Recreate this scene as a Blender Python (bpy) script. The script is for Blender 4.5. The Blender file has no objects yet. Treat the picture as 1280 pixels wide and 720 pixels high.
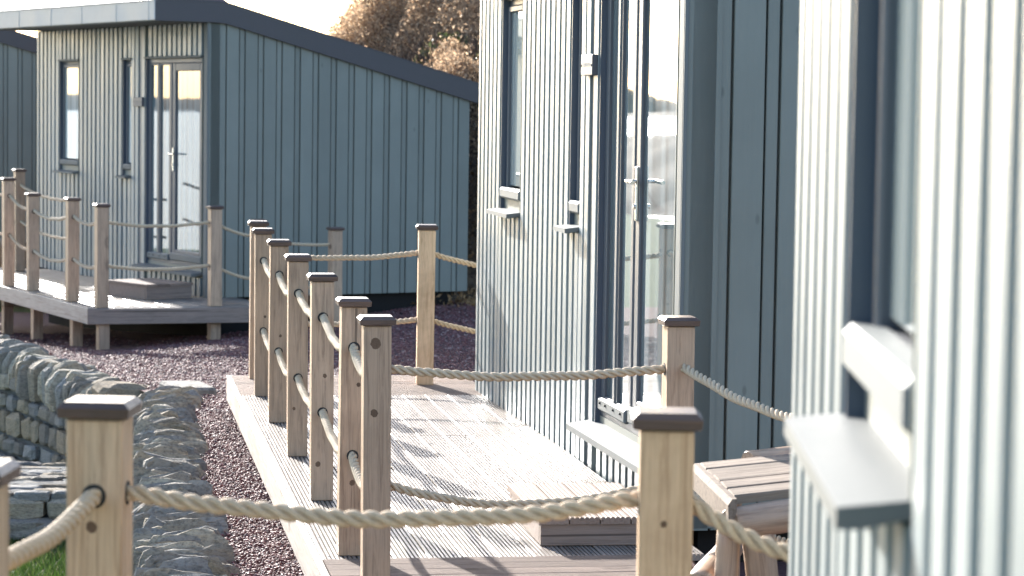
import bpy, bmesh, math, random
import numpy as np
from mathutils import Vector, Matrix
random.seed(7); np.random.seed(7)
S = bpy.context.scene
COL = S.collection
R = math.radians

# ------------------------------------------------------------------ camera
cam_d = bpy.data.cameras.new('camera'); cam = bpy.data.objects.new('camera', cam_d); COL.objects.link(cam)
PITCH, ROLL = math.atan(229/3200.), .0145
fw = Vector((0, math.cos(PITCH), -math.sin(PITCH))); r0 = Vector((1, 0, 0)); u0 = r0.cross(fw)
rr = r0*math.cos(ROLL) + u0*math.sin(ROLL); uu = rr.cross(fw)
M = Matrix((rr, uu, -fw)).transposed().to_4x4(); M.translation = (0, 0, 1.84)
cam.matrix_world = M
cam_d.sensor_width = 36; cam_d.lens = 90
cam_d.clip_start = .05; cam_d.clip_end = 20000
cam_d.dof.use_dof = True; cam_d.dof.focus_distance = 11.2; cam_d.dof.aperture_fstop = 6.6
S.camera = cam
S.render.resolution_x = 1280; S.render.resolution_y = 720
# ------------------------------------------------------------------ sky, sun, exposure
SUN_AZ, SUN_EL = 23.5, 20.0          # light travels 23.5 deg to the right of "towards the camera"
w = bpy.data.worlds.new('World'); S.world = w; w.use_nodes = True
nt = w.node_tree; bg = nt.nodes['Background']
sky = nt.nodes.new('ShaderNodeTexSky'); sky.sky_type = 'NISHITA'; sky.sun_disc = False
sky.sun_elevation = R(SUN_EL); sky.sun_rotation = R(-SUN_AZ)
sky.air_density = .85; sky.dust_density = 1.3; sky.ozone_density = 1.6
nt.links.new(sky.outputs[0], bg.inputs[0]); bg.inputs[1].default_value = .15
sd = bpy.data.lights.new('sun', 'SUN'); sun = bpy.data.objects.new('sun', sd); COL.objects.link(sun)
sd.energy = 5.0; sd.angle = R(.55); sd.color = (1, .965, .915)
ldir = Vector((math.sin(R(SUN_AZ))*math.cos(R(SUN_EL)), -math.cos(R(SUN_AZ))*math.cos(R(SUN_EL)), -math.sin(R(SUN_EL))))
sun.rotation_euler = ldir.to_track_quat('-Z', 'Y').to_euler()
S.view_settings.view_transform = 'Standard'; S.view_settings.look = 'None'
S.view_settings.exposure = 1.78; S.view_settings.gamma = 1
S.render.engine = 'CYCLES'

# ------------------------------------------------------------------ materials
class N:
    def __init__(s, name):
        s.m = bpy.data.materials.new(name); s.m.use_nodes = True; s.t = s.m.node_tree
        s.b = s.t.nodes['Principled BSDF']
    def n(s, typ, **k):
        nd = s.t.nodes.new('ShaderNode'+typ)
        for a, b in k.items():
            if a.startswith('i_'):
                key = a[2:]; key = int(key) if key.isdigit() else key.replace('_', ' ')
                nd.inputs[key].default_value = b
            else: setattr(nd, a, b)
        return nd
    def l(s, a, b): s.t.links.new(a, b)
    def coords(s, scale=(1, 1, 1), rnd=True, out='Object'):
        tc = s.n('TexCoord'); mp = s.n('Mapping'); mp.inputs['Scale'].default_value = scale
        s.l(tc.outputs[out], mp.inputs[0])
        if rnd:
            oi = s.n('ObjectInfo'); mu = s.n('Math', operation='MULTIPLY'); mu.inputs[1].default_value = 37.0
            s.l(oi.outputs['Random'], mu.inputs[0]); cb = s.n('CombineXYZ')
            for i in range(3): s.l(mu.outputs[0], cb.inputs[i])
            s.l(cb.outputs[0], mp.inputs['Location'])
        return mp.outputs[0]
    def noise(s, vec, scale, detail=4, rough=.6, dist=0):
        nd = s.n('TexNoise'); s.l(vec, nd.inputs['Vector'])
        nd.inputs['Scale'].default_value = scale; nd.inputs['Detail'].default_value = detail
        nd.inputs['Roughness'].default_value = rough; nd.inputs['Distortion'].default_value = dist
        return nd.outputs['Fac']
    def ramp(s, fac, stops):
        r = s.n('ValToRGB'); s.l(fac, r.inputs[0]); e = r.color_ramp.elements
        while len(e) < len(stops): e.new(.5)
        for el, (p, c) in zip(e, stops):
            el.position = p; el.color = (c if len(c) == 4 else (*c, 1)) if isinstance(c, tuple) else (c, c, c, 1)
        return r.outputs[0]
    def mix(s, fac, a, b, mode='MIX'):
        m = s.n('MixRGB', blend_type=mode)
        for i, v in enumerate((fac, a, b)):
            if isinstance(v, (int, float)): m.inputs[i].default_value = v if i == 0 else (v, v, v, 1)
            elif isinstance(v, tuple): m.inputs[i].default_value = (*v, 1)
            else: s.l(v, m.inputs[i])
        return m.outputs[0]
    def bump(s, h, strength=.3, dist=.01):
        b = s.n('Bump'); b.inputs['Strength'].default_value = strength; b.inputs['Distance'].default_value = dist
        s.l(h, b.inputs['Height']); s.l(b.outputs[0], s.b.inputs['Normal'])
    def out(s, col=None, rough=None, spec=None, metal=None, ior=None):
        for k, v in (('Base Color', col), ('Roughness', rough), ('Specular IOR Level', spec), ('Metallic', metal), ('IOR', ior)):
            if v is None: continue
            if isinstance(v, tuple): s.b.inputs[k].default_value = (*v, 1)
            elif isinstance(v, (int, float)): s.b.inputs[k].default_value = v
            else: s.l(v, s.b.inputs[k])
        return s.m

def m_paint(name, c, rough=.42, var=.10, knots=True, spec=.5):
    n = N(name); v = n.coords((1, 1, .06)); v2 = n.coords((1, 1, 1))
    g = n.noise(v, 60, 5, .65); big = n.noise(v2, 1.7, 4, .6)
    lo = tuple(x*(1-var*1.6) for x in c); hi = tuple(min(1, x*(1+var)) for x in c)
    col = n.mix(big, lo, hi); col = n.mix(n.ramp(g, [(.35, .0), (.75, .22)]), col, tuple(x*.72 for x in c))
    # every board has its own tone
    oi = n.n('ObjectInfo'); col = n.mix(1.0, col, n.ramp(oi.outputs['Random'], [(0, .87), (1, 1.06)]), 'MULTIPLY')
    if knots:
        vk = n.coords((1, 1, .45)); vo = n.n('TexVoronoi'); n.l(vk, vo.inputs['Vector']); vo.inputs['Scale'].default_value = 5.5
        k = n.ramp(vo.outputs['Distance'], [(.03, .55), (.075, 0.0)])
        col = n.mix(k, col, tuple(x*.45 for x in c))
        st = n.noise(v2, 130, 3, .8); col = n.mix(n.ramp(st, [(.70, .0), (.8, .35)]), col, (.45, .46, .44))
    n.bump(g, .25, .003)
    return n.out(col, n.ramp(big, [(.3, rough-.06), (.7, rough+.10)]), spec)
PAINT = m_paint('sage_paint', (.205, .215, .187), .5, .15, True, .3)
BATP = m_paint('sky_lit_sage_batten_paint', (.225, .258, .260), .40, .14, True, .6)  # gable paint made paler and glossier for the bright sky on the fronts
TRIM = m_paint('trim_paint', (.155, .165, .16), .6, .08, False, .2)
def m_metal(name, c, rough, metal=.0, spec=.5):
    n = N(name); v = n.coords((1, 1, 1)); g = n.noise(v, 2.2, 5, .65); f = n.noise(v, 90, 3, .7)
    col = n.mix(n.ramp(g, [(.3, 0.), (.75, .8)]), tuple(x*.88 for x in c), tuple(x*1.12 for x in c))
    col = n.mix(n.ramp(f, [(.66, 0.), (.8, .4)]), col, tuple(min(1, x*1.8+.05) for x in c))
    n.bump(g, .08, .02)
    return n.out(col, n.ramp(g, [(.3, rough-.05), (.8, rough+.12)]), spec, metal)
ANTH = m_metal('anthracite_metal', (.068, .062, .066), .45, .1, .35)
FASC = m_metal('sky_bright_fascia_metal', (.52, .49, .45), .5, .0, .3)  # verge metal again, with the bright sky it mirrors put into a pale base
STEEL = m_metal('brushed_steel', (.62, .62, .60), .25, 1.)
FRAME = m_metal('window_frame_coating', (.11, .115, .125), .45, 0, .35)
REVEAL = m_metal('reveal_shade_joint_navy', (.07, .09, .12), .4)  # navy holds the shade of the far jambs; also joint and screw colour
VOID = m_metal('shade_and_screw_black', (.018, .016, .015), .9, 0, .2)  # black for the shade under the floor; also drain holes and screws
def m_glass(name='window_glass', lo=(.05, .075, .08), hi=(.20, .25, .26)):
    n = N(name); v = n.coords((1, 1, 1)); g = n.noise(v, 1.6, 2, .5)
    # pale curtain folds just behind the pane, seen through it
    vf = n.coords((1, 1, .02)); f = n.noise(vf, 11, 3, .5)
    col = n.ramp(f, [(.35, lo), (.65, hi)])
    n.bump(g, .05, .02); n.b.inputs['Coat Weight'].default_value = 1; n.b.inputs['Coat IOR'].default_value = 1.45; n.b.inputs['Coat Roughness'].default_value = .01
    return n.out(col, .02, .5, 0, 1.6)
GLASS = m_glass()
CURT = m_glass('curtained_glass', (.22, .28, .28), (.50, .56, .54))

def m_wood(name, c1, c2, dark, axis='z', rough=.75, scale=1., knots=True, spec=.25):
    n = N(name); st = {'z': (1, 1, .045), 'x': (.045, 1, 1), 'y': (1, .045, 1)}[axis]
    v = n.coords(st); v0 = n.coords((1, 1, 1)); vk = n.coords({'z': (1, 1, .55), 'x': (.55, 1, 1), 'y': (1, .55, 1)}[axis])
    big = n.noise(v0, 2.4*scale, 4, .6); g = n.noise(v, 55*scale, 6, .7, 1.2); fine = n.noise(v, 260*scale, 3, .6)
    col = n.mix(n.ramp(big, [(.3, 0.), (.7, 1.)]), c1, c2)
    col = n.mix(n.ramp(g, [(.38, .75), (.5, .12), (.62, 0.)]), col, dark)
    col = n.mix(n.ramp(fine, [(.4, .35), (.6, 0.)]), col, tuple(x*.6 for x in c1))
    if knots:
        vo = n.n('TexVoronoi'); n.l(vk, vo.inputs['Vector']); vo.inputs['Scale'].default_value = 4.6*scale
        ring = n.ramp(vo.outputs['Distance'], [(.0, .95), (.08, .8), (.105, .2), (.14, .5), (.22, 0.)])
        gate = n.n('Math', operation='GREATER_THAN'); sx = n.n('SeparateColor'); n.l(vo.outputs['Color'], sx.inputs[0])
        n.l(sx.outputs[0], gate.inputs[0]); gate.inputs[1].default_value = .45
        k = n.n('Math', operation='MULTIPLY'); n.l(ring, k.inputs[0]); n.l(gate.outputs[0], k.inputs[1])
        col = n.mix(k.outputs[0], col, tuple(x*.45 for x in dark))
    stn = n.noise(v0, 1.1*scale, 6, .65, .8); col = n.mix(n.ramp(stn, [(.52, 0.), (.72, .5)]), col, tuple(x*.8 for x in dark))
    ck = n.noise(n.coords({'z': (1, 1, .012), 'x': (.012, 1, 1), 'y': (1, .012, 1)}[axis]), 34*scale, 3, .5); col = n.mix(n.ramp(ck, [(.695, 0.), (.71, .75)]), col, tuple(x*.35 for x in dark))
    oi = n.n('ObjectInfo'); col = n.mix(1., col, n.ramp(oi.outputs['Random'], [(0, .80), (1, 1.1)]), 'MULTIPLY')
    n.bump(g, .5, .004)
    return n.out(col, rough, spec)
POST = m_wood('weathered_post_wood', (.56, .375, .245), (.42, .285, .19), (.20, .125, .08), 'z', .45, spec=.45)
FGPOST = m_wood('bounce_lit_post_wood', (.80, .555, .345), (.68, .475, .30), (.40, .24, .13), 'z', .55, spec=.3)  # post wood with bounce light from the near wall put into its colour
CAPM = m_wood('cap_wood', (.15, .10, .08), (.10, .065, .052), (.05, .035, .028), 'x', .30, knots=False, spec=.35)
DECK = m_wood('decking_wood', (.29, .245, .21), (.215, .18, .155), (.11, .085, .07), 'y', .42, spec=.42)
DECKX = m_wood('decking_wood_cross', (.30, .225, .185), (.25, .19, .155), (.15, .11, .09), 'x', .6)
TABLE = m_wood('table_wood', (.33, .265, .205), (.25, .20, .155), (.10, .07, .055), 'x', .85, spec=.15)
PALE = m_wood('sky_lit_fascia_wood', (.50, .45, .39), (.42, .38, .33), (.26, .21, .17), 'x', .55, spec=.4)  # left fascias lightened in colour for the sky and sun they face
KNOTM = m_wood('knot_wood', (.22, .135, .085), (.16, .095, .06), (.08, .05, .03), 'z', .7, 3., False)
DECKN = m_wood('landing_wood', (.30, .225, .18), (.24, .18, .145), (.15, .105, .08), 'y', .75, spec=.15)
def m_rope():
    n = N('rope_fibre'); v = n.coords((1, 1, 1), rnd=False); g = n.noise(v, 260, 4, .7); b = n.noise(v, 6, 3, .6)
    col = n.mix(b, (.58, .44, .29), (.70, .55, .38)); col = n.mix(n.ramp(g, [(.35, .5), (.6, 0.)]), col, (.25, .20, .13))
    n.bump(g, .6, .003); return n.out(col, .8, .25)
ROPE = m_rope()
HOLE = m_metal('hole_shadow_black', (.02, .018, .016), .7)
def m_stone(name, cols, sc=1.):
    n = N(name); v = n.coords((1, 1, 1)); a = n.noise(v, 5*sc, 6, .65, .4); b = n.noise(v, 17*sc, 7, .7); oi = n.n('ObjectInfo')
    base = n.ramp(oi.outputs['Random'], [(i/(len(cols)-1), c) for i, c in enumerate(cols)])
    col = n.mix(n.ramp(a, [(.4, 0.), (.7, .55)]), base, (.21, .19, .16))
    col = n.mix(n.ramp(b, [(.36, .6), (.54, 0.)]), col, (.06, .055, .048))
    li = n.noise(v, 15*sc, 4, .6); col = n.mix(n.ramp(li, [(.66, 0.), (.74, .5)]), col, (.40, .37, .28))
    n.bump(n.mix(.5, a, b), .9, .025); return n.out(col, .9, .15)
STONE = m_stone('wall_stone', [(.38, .31, .21), (.20, .19, .17), (.44, .37, .27), (.27, .205, .13), (.31, .305, .29), (.15, .14, .128), (.35, .27, .175)])
SLATE = m_stone('coping_slate', [(.42, .345, .24), (.21, .20, .185), (.34, .275, .19), (.47, .405, .30), (.26, .255, .24), (.29, .23, .15)])
FLAG = m_stone('flat_flagstone', [(.36, .265, .175), (.28, .21, .145), (.40, .30, .20)])
def m_mortar():
    n = N('mortar'); v = n.coords((1, 1, 1)); a = n.noise(v, 24, 6, .7)
    n.bump(a, 1., .03); return n.out(n.mix(a, (.07, .075, .075), (.17, .175, .17)), .95, .2)
MORTAR = m_mortar()
def m_island(name, stops, rough=.8, sc=40, trans=0.):
    n = N(name); ge = n.n('NewGeometry'); base = n.ramp(ge.outputs['Random Per Island'], stops)
    v = n.coords((1, 1, 1), rnd=False); a = n.noise(v, sc, 3, .6); base = n.mix(n.ramp(a, [(.3, .35), (.6, 0.)]), base, (.03, .025, .02))
    if trans: n.b.inputs['Subsurface Weight'].default_value = 0
    n.out(base, rough, .36)
    if trans:
        tr = n.n('BsdfTranslucent'); n.l(base, tr.inputs[0]); mx = n.n('MixShader'); mx.inputs[0].default_value = trans
        n.l(n.b.outputs[0], mx.inputs[1]); n.l(tr.outputs[0], mx.inputs[2]); n.l(mx.outputs[0], n.t.nodes['Material Output'].inputs[0])
    return n.m
PEB = m_island('gravel_chips', [(0, (.135, .050, .052)), (.3, (.23, .085, .08)), (.5, (.075, .042, .048)), (.72, (.30, .14, .13)), (.88, (.085, .068, .076)), (1, (.52, .37, .33))], .66)
def m_ground(name, a_, b_, sc, bs=.6):
    n = N(name); v = n.coords((1, 1, 1), rnd=False); a = n.noise(v, sc, 8, .7); b = n.noise(v, sc*.06, 5, .6)
    col = n.mix(n.ramp(a, [(.35, 0.), (.65, 1.)]), a_, b_); col = n.mix(n.ramp(b, [(.4, 0.), (.7, .4)]), col, tuple(x*.6 for x in a_))
    n.bump(a, bs, .03); return n.out(col, .95, .2)
GRAV = m_ground('gravel_bed', (.07, .036, .038), (.17, .09, .085), 60)
SOIL = m_ground('dry_hill_soil', (.10, .07, .045), (.19, .14, .09), 4)
TURF = m_ground('turf', (.025, .05, .012), (.05, .09, .02), 30)
BLADE = m_island('grass_blades', [(0, (.035, .08, .012)), (.5, (.06, .12, .02)), (.85, (.10, .15, .035)), (1, (.2, .19, .08))], .6, 3, .3)
BRUSH = m_island('dry_brush', [(0, (.20, .12, .07)), (.25, (.50, .34, .21)), (.55, (.72, .53, .35)), (.8, (.30, .19, .11)), (1, (.85, .68, .49))], .8, 3, .6)
TWIG = m_island('dark_twigs', [(0, (.05, .035, .028)), (1, (.12, .085, .06))], .9, 3)
LEAFG = m_island('bramble_leaves', [(0, (.05, .085, .02)), (.5, (.10, .14, .04)), (.8, (.18, .17, .07)), (1, (.24, .13, .08))], .5, 3, .3)
LEAFD = m_island('fallen_leaves', [(0, (.30, .16, .07)), (.5, (.42, .27, .13)), (1, (.2, .12, .06))], .7, 3, .2)
def m_sea():
    n = N('sea_water'); tc = n.n('TexCoord'); mp = n.n('Mapping'); n.l(tc.outputs['Object'], mp.inputs[0])
    a = n.noise(mp.outputs[0], .9, 6, .6); b = n.noise(mp.outputs[0], .06, 4, .6)
    n.bump(n.mix(.3, a, b), 1., .35); return n.out((.10, .16, .19), .22, .5)
SEA = m_sea()
TILE = m_metal('purple_roof_tile', (.14, .085, .10), .55)

# ------------------------------------------------------------------ mesh helpers
class MB:
    def __init__(s): s.v = []; s.f = []; s.sm = []
    def add(s, vs, fs, smooth=False):
        o = len(s.v); s.v += [tuple(p) for p in vs]; s.f += [tuple(i+o for i in f) for f in fs]; s.sm += [smooth]*len(fs); return s
    def box(s, x0, x1, y0, y1, z0, z1, c=0.):
        if c <= 0:
            vs = [(x, y, z) for x in (x0, x1) for y in (y0, y1) for z in (z0, z1)]
            return s.add(vs, [(0, 1, 3, 2), (4, 6, 7, 5), (0, 4, 5, 1), (2, 3, 7, 6), (0, 2, 6, 4), (1, 5, 7, 3)])
        cx, cy, cz = (x0+x1)/2, (y0+y1)/2, (z0+z1)/2; h = (abs(x1-x0)/2, abs(y1-y0)/2, abs(z1-z0)/2)
        c = min(c, min(h)*.9); vs = []; ix = {}
        for sx in (-1, 1):
            for sy in (-1, 1):
                for sz in (-1, 1):
                    for a in range(3):
                        p = [sx*(h[0]-c), sy*(h[1]-c), sz*(h[2]-c)]; sg = (sx, sy, sz); p[a] = sg[a]*h[a]
                        ix[(sx, sy, sz, a)] = len(vs); vs.append((cx+p[0], cy+p[1], cz+p[2]))
        fs = []
        for a in range(3):
            b, d = (a+1) % 3, (a+2) % 3
            for sg in (-1, 1):
                q = []
                for (p, r) in ((-1, -1), (1, -1), (1, 1), (-1, 1)):
                    k = [0, 0, 0]; k[a] = sg; k[b] = p; k[d] = r; q.append(ix[(*k, a)])
                fs.append(tuple(q if sg > 0 else q[::-1]))
        for a in range(3):     # edges parallel to axis a
            b, d = (a+1) % 3, (a+2) % 3
            for sb in (-1, 1):
                for sd_ in (-1, 1):
                    def g(sa, ax):
                        k = [0, 0, 0]; k[a] = sa; k[b] = sb; k[d] = sd_; return ix[(*k, ax)]
                    q = (g(-1, b), g(1, b), g(1, d), g(-1, d)); fs.append(q if sb*sd_ < 0 else q[::-1])
        for sx in (-1, 1):
            for sy in (-1, 1):
                for sz in (-1, 1):
                    q = tuple(ix[(sx, sy, sz, a)] for a in range(3)); fs.append(q if sx*sy*sz > 0 else q[::-1])
        return s.add(vs, fs)
    def loft(s, rings, cap=True, smooth=False, closed=True):
        n = len(rings[0]); vs = [p for r in rings for p in r]; fs = []
        for k in range(len(rings)-1):
            for i in range(n if closed else n-1):
                j = (i+1) % n; fs.append((k*n+i, k*n+j, (k+1)*n+j, (k+1)*n+i))
        s.add(vs, fs, smooth)
        if cap:
            s.add(rings[0], [tuple(range(n))[::-1]]); s.add(rings[-1], [tuple(range(n))])
        return s
    def tube(s, path, rad, n=8, cap=True):
        rings = []
        for i, p in enumerate(path):
            p = Vector(p); a = Vector(path[max(0, i-1)]); b = Vector(path[min(len(path)-1, i+1)]); t = (b-a).normalized()
            ref = Vector((0, 0, 1)) if abs(t.z) < .9 else Vector((1, 0, 0)); x = t.cross(ref).normalized(); y = x.cross(t)
            r = rad[i] if isinstance(rad, (list, tuple)) else rad
            rings.append([tuple(p + x*r*math.cos(2*math.pi*k/n) + y*r*math.sin(2*math.pi*k/n)) for k in range(n)])
        return s.loft(rings, cap, True)
    def mesh(s, name, recalc=True):
        me = bpy.data.meshes.new(name); me.from_pydata(s.v, [], s.f); me.polygons.foreach_set('use_smooth', s.sm)
        if recalc and len(s.f) < 20000:
            bm = bmesh.new(); bm.from_mesh(me); bmesh.ops.recalc_face_normals(bm, faces=bm.faces); bm.to_mesh(me); bm.free()
        me.update(); return me
def link(name, me, m, parent=None, loc=None, rot=None, scale=None, kind=None):
    if m and not me.materials: me.materials.append(m)
    o = bpy.data.objects.new(name, me); COL.objects.link(o)
    if parent is not None: o.parent = parent
    if loc is not None: o.location = loc
    if rot is not None: o.rotation_euler = rot
    if scale is not None: o.scale = scale
    if kind: o['kind'] = kind
    return o
def tag(o, label=None, cat=None, group=None, kind=None):
    if label: o['label'] = label
    if cat: o['category'] = cat
    if group: o['group'] = group
    if kind: o['kind'] = kind
    return o
def thing(name, label, cat, loc=(0, 0, 0), yaw=0., group=None, scale=None):
    o = bpy.data.objects.new(name, None); COL.objects.link(o); o.empty_display_size = .1
    o.location = loc; o.rotation_euler = (0, 0, yaw)
    if scale: o.scale = scale
    return tag(o, label, cat, group)
def fast_mesh(name, V, F, mat_idx=None):
    me = bpy.data.meshes.new(name); V = np.asarray(V, np.float32); F = np.asarray(F, np.int32)
    me.vertices.add(len(V)); me.vertices.foreach_set('co', V.ravel())
    k = F.shape[1]; me.loops.add(F.size); me.loops.foreach_set('vertex_index', F.ravel())
    me.polygons.add(len(F)); me.polygons.foreach_set('loop_start', np.arange(0, F.size, k, dtype=np.int32))
    if mat_idx is not None: me.polygons.foreach_set('material_index', np.asarray(mat_idx, np.int32))
    me.update(calc_edges=True); me.validate(); return me

# ------------------------------------------------------------------ terrain
def zg(X, Y):
    base = -.16-.01*min(max(Y-10, 0), 6); d = max(0., min(Y, 60)-16)
    k = .016+.033*min(max((-1-X)/3., 0), 1)
    return base - d*k
WALL_IN = [(-22., 50.), (-9., 29.5), (-5.3, 23.75), (-4.5, 22.5), (-3.92, 21.6), (-3.27, 20.5), (-2.84, 19.6), (-2.36, 18.1), (-2.16, 16.86), (-1.74, 13.8), (-1.53, 12.4), (-1.33, 11.1), (-.85, 8.), (-.2, 4.), (.2, -6)]
def wall_x(Y):
    p = WALL_IN
    for a, b in zip(p, p[1:]):
        if b[1] <= Y <= a[1]: f = (Y-b[1])/(a[1]-b[1]); return b[0]+(a[0]-b[0])*f
    return p[0][0] if Y > p[0][1] else p[-1][0]
LAWN = -1.27
mb = MB(); ys = [(-6+.75*i) for i in range(62)]; us = [0, .02, .05, .1, .17, .25, .35, .5, .7, 1.]
for Y in ys:
    x0 = wall_x(Y)-.06
    for u in us: X = x0+u*(30-x0); mb.v.append((X, Y, zg(X, Y)-.012+.01*math.sin(3*X+2*Y)))
nu = len(us)
for i in range(len(ys)-1):
    for j in range(nu-1): mb.f.append((i*nu+j, i*nu+j+1, (i+1)*nu+j+1, (i+1)*nu+j)); mb.sm.append(True)
link('gravel_ground', mb.mesh('gravel_ground'), GRAV, kind='structure')
mb = MB(); mb.add([(-24, -60, LAWN), (400, -60, LAWN), (400, 600, LAWN), (-24, 600, LAWN), (-36, -60, -4.2), (-36, 600, -4.2)], [(0, 1, 2, 3), (0, 3, 5, 4)])
link('lawn', mb.mesh('lawn'), TURF, kind='structure')
mb = MB(); mb.add([(-9000, -9000, -4), (-30, -9000, -4), (-30, 9000, -4), (-9000, 9000, -4)], [(0, 1, 2, 3)])
link('sea', mb.mesh('sea'), SEA, kind='structure')
# far shore across the water (seen only mirrored in the panes)
mb = MB()
def shore(px, py, qx, qy, h, n=60):
    top = []; bot = []; back = []
    for i in range(n+1):
        f = i/n; X = px+(qx-px)*f; Y = py+(qy-py)*f
        hh = h*(.35+.65*abs(math.sin(f*7.3)*math.sin(f*3.1+1)))*min(1, f*6, (1-f)*6)+.4*math.sin(f*90)
        bot.append((X, Y, -5)); top.append((X-25, Y+25, -4+max(.2, hh))); back.append((X-160, Y+160, -5))
    mb.loft([bot, top, back], False, True, False)
shore(-1400, 400, -500, 1300, 17); shore(-900, 1900, -300, 2400, 40)
shore(-62, 95, -26, 150, 8.5); shore(-100, 120, -60, 150, 8)
link('distant_shore', mb.mesh('distant_shore'), SOIL, kind='structure')

# ------------------------------------------------------------------ cabins
def clad_top(x, v):                   # underside of the verge
    return v['eave'] if x < .22 else v['eave']-.262*(x-.22)
def bar(mb, a, b, c): return mb
BAT = MB().box(0, .03, 0, .09, 0, 1, .003).mesh('batten')     # 1 m tall, scaled
def ring(mb, x0, x1, y0, y1, z0, z1, wd, c=.006, wb=None, wt=None):
    wb = wb or wd; wt = wt or wd
    mb.box(x0, x1, y0, y0+wd, z0, z1, c); mb.box(x0, x1, y1-wd, y1, z0, z1, c)
    mb.box(x0, x1, y0+wd+.0005, y1-wd-.0005, z0, z0+wb, c); mb.box(x0, x1, y0+wd+.0005, y1-wd-.0005, z1-wt, z1, c)
def cabin(label, loc, yaw, over=.62, whead=2.28, scale=None, front=True, L=5.35, box=True):
    t = thing('timber_cabin', label, 'cabin', loc, yaw, None, scale)
    v = {'eave': 2.66}; bot = -.26; W = 3.17; pitch = .1405
    wins = [(3.90, 4.55, 1.05, whead), (2.20, 2.47, 1.05, whead)]; door = (.17, 1.76, .04, whead+.01)
    ops = [door]+wins
    # -- front backing wall, in pieces round the openings
    mb = MB(); edges = [0, door[0], door[1], wins[1][0], wins[1][1], wins[0][0], wins[0][1], L]
    for i in range(7):
        a, b = edges[i], edges[i+1]; op = [o for o in ops if abs(o[0]-a) < 1e-6 and abs(o[1]-b) < 1e-6]
        if op: mb.box(.03, .16, a, b, bot+.01, op[0][2]); mb.box(.03, .16, a, b, op[0][3], v['eave'])
        else: mb.box(.03, .16, a, b, bot+.01, v['eave'])
    link('front_wall', mb.mesh('front_wall'), PAINT, t)
    # -- side and back walls, interior box
    mb = MB()
    xs = [.16, .22, W]; prof = [(.16, bot)]+[(x, clad_top(x, v)) for x in xs]+[(W, bot)]
    for y0, y1 in ((.04, .12), (L-.12, L-.02)):
        mb.loft([[(x, y0, z) for x, z in prof], [(x, y1, z) for x, z in prof]])
    mb.box(W-.1, W-.002, .125, L-.125, bot, clad_top(W, v)-.02)
    link('side_wall', mb.mesh('side_wall'), PAINT, t)
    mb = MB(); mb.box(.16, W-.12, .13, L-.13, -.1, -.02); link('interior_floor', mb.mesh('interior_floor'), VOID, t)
    mb = MB(); mb.box(.12, W-.15, .1, L-.1, -.95, bot-.002); link('underfloor_shade_block', mb.mesh('underfloor_shade_block'), VOID, t)  # black block put in for the shaded void beneath the cabin
    # -- vertical boards on the gable
    k = 0; x = -.002
    while x < W-.02:
        for (a, b, y0, y1) in ((x, min(x+.141, W), 0., .022), (x+.152, min(x+.206, W+.0), .007, .028)):
            if b-a < .01: continue
            mb = MB(); c = .003; rng = []
            prof = [(a, bot), (a, clad_top(a, v)), (b, clad_top(b, v)), (b, bot)]
            prof2 = [(a+c, bot), (a+c, clad_top(a, v)), (b-c, clad_top(b, v)), (b-c, bot)]
            mb.loft([[(p, y0, z) for p, z in prof2], [(p, y0+c, z) for p, z in prof], [(p, y1, z) for p, z in prof]])
            link('cladding_board', mb.mesh('cladding_board'), PAINT, t)
        x += .217
    # -- corner trims
    mb = MB().box(-.011, .006, -.0125, .0, bot-.003, v['eave'], .003); link('corner_trim', mb.mesh('corner_trim'), TRIM, t)
    mb = MB().box(-.012, .029, .0005, .085, bot-.003, v['eave'], .003); link('corner_trim', mb.mesh('corner_trim'), TRIM, t)
    # -- battens
    def batten(y, z0, z1, wd=1.):
        if z1-z0 < .02: return
        link('batten', BAT, BATP, t, (0, y, z0), None, (1, wd, z1-z0))
    y = .107
    fine = []
    grid = []
    yy = .19
    while yy < door[1]-.08: grid.append((yy, 'd')); yy += pitch
    grid += [(1.795, 'f'), (1.985, 'f'), (2.102, 'f')]
    grid += [(2.215, 'w2'), (2.35, 'w2')]
    yy = 2.50
    while yy < 3.80: grid.append((yy, 'f')); yy += pitch
    yy = 3.915
    while yy < 4.50: grid.append((yy, 'w1')); yy += pitch
    yy = 4.585
    while yy < L-.05: grid.append((yy, 'f')); yy += pitch
    for y, kd in grid:
        j = random.uniform(-.004, .004)
        if kd == 'f': batten(y+j, bot, v['eave'], min(1., (L-y)/.09))
        else:
            o = {'d': door, 'w1': wins[0], 'w2': wins[1]}[kd]
            batten(y+j, o[3]+.03, v['eave']); batten(y+j, bot, o[2]-.105)
    # dark recessed movement joint beside the door
    mb = MB().box(.012, .03, 1.90, 1.965, bot, v['eave']); link('movement_joint', mb.mesh('movement_joint'), REVEAL, t)
    # -- windows
    for (a, b, z0, z1) in wins:
        mb = MB(); ring(mb, .050, .13, a+.002, b-.002, z0-.045, z1, .034, .004)
        fr = link('window', mb.mesh('window'), FRAME, t)
        mb = MB(); ring(mb, .034, .075, a+.03, b-.03, z0+.005, z1-.035, .038, .006, wb=.045)
        link('sash', mb.mesh('sash'), FRAME, fr)
        mb = MB().box(-.004, .06, a+.006, b-.006, z0-.012, z0+.054, .012); link('bottom_rail', mb.mesh('bottom_rail'), TRIM, fr)
        mb = MB().box(.032, .05, a+.05, b-.002, z0-.062, z0-.034, .006); link('weather_bar', mb.mesh('weather_bar'), TRIM, fr)
        mb = MB().box(.052, .058, a+.066, b-.066, z0+.068, z1-.072); link('pane', mb.mesh('pane'), CURT, fr)
        for q in (a-.001, b-.007): 
            mb = MB().box(.004, .05, q, q+.008, z0-.085, z1+.01); link('reveal', mb.mesh('reveal'), REVEAL if q > a else PAINT, fr)  # only the far jamb is dark: its shade is painted into the colour
        mb = MB(); ys0 = a-.0; ys1 = b+.045
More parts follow.
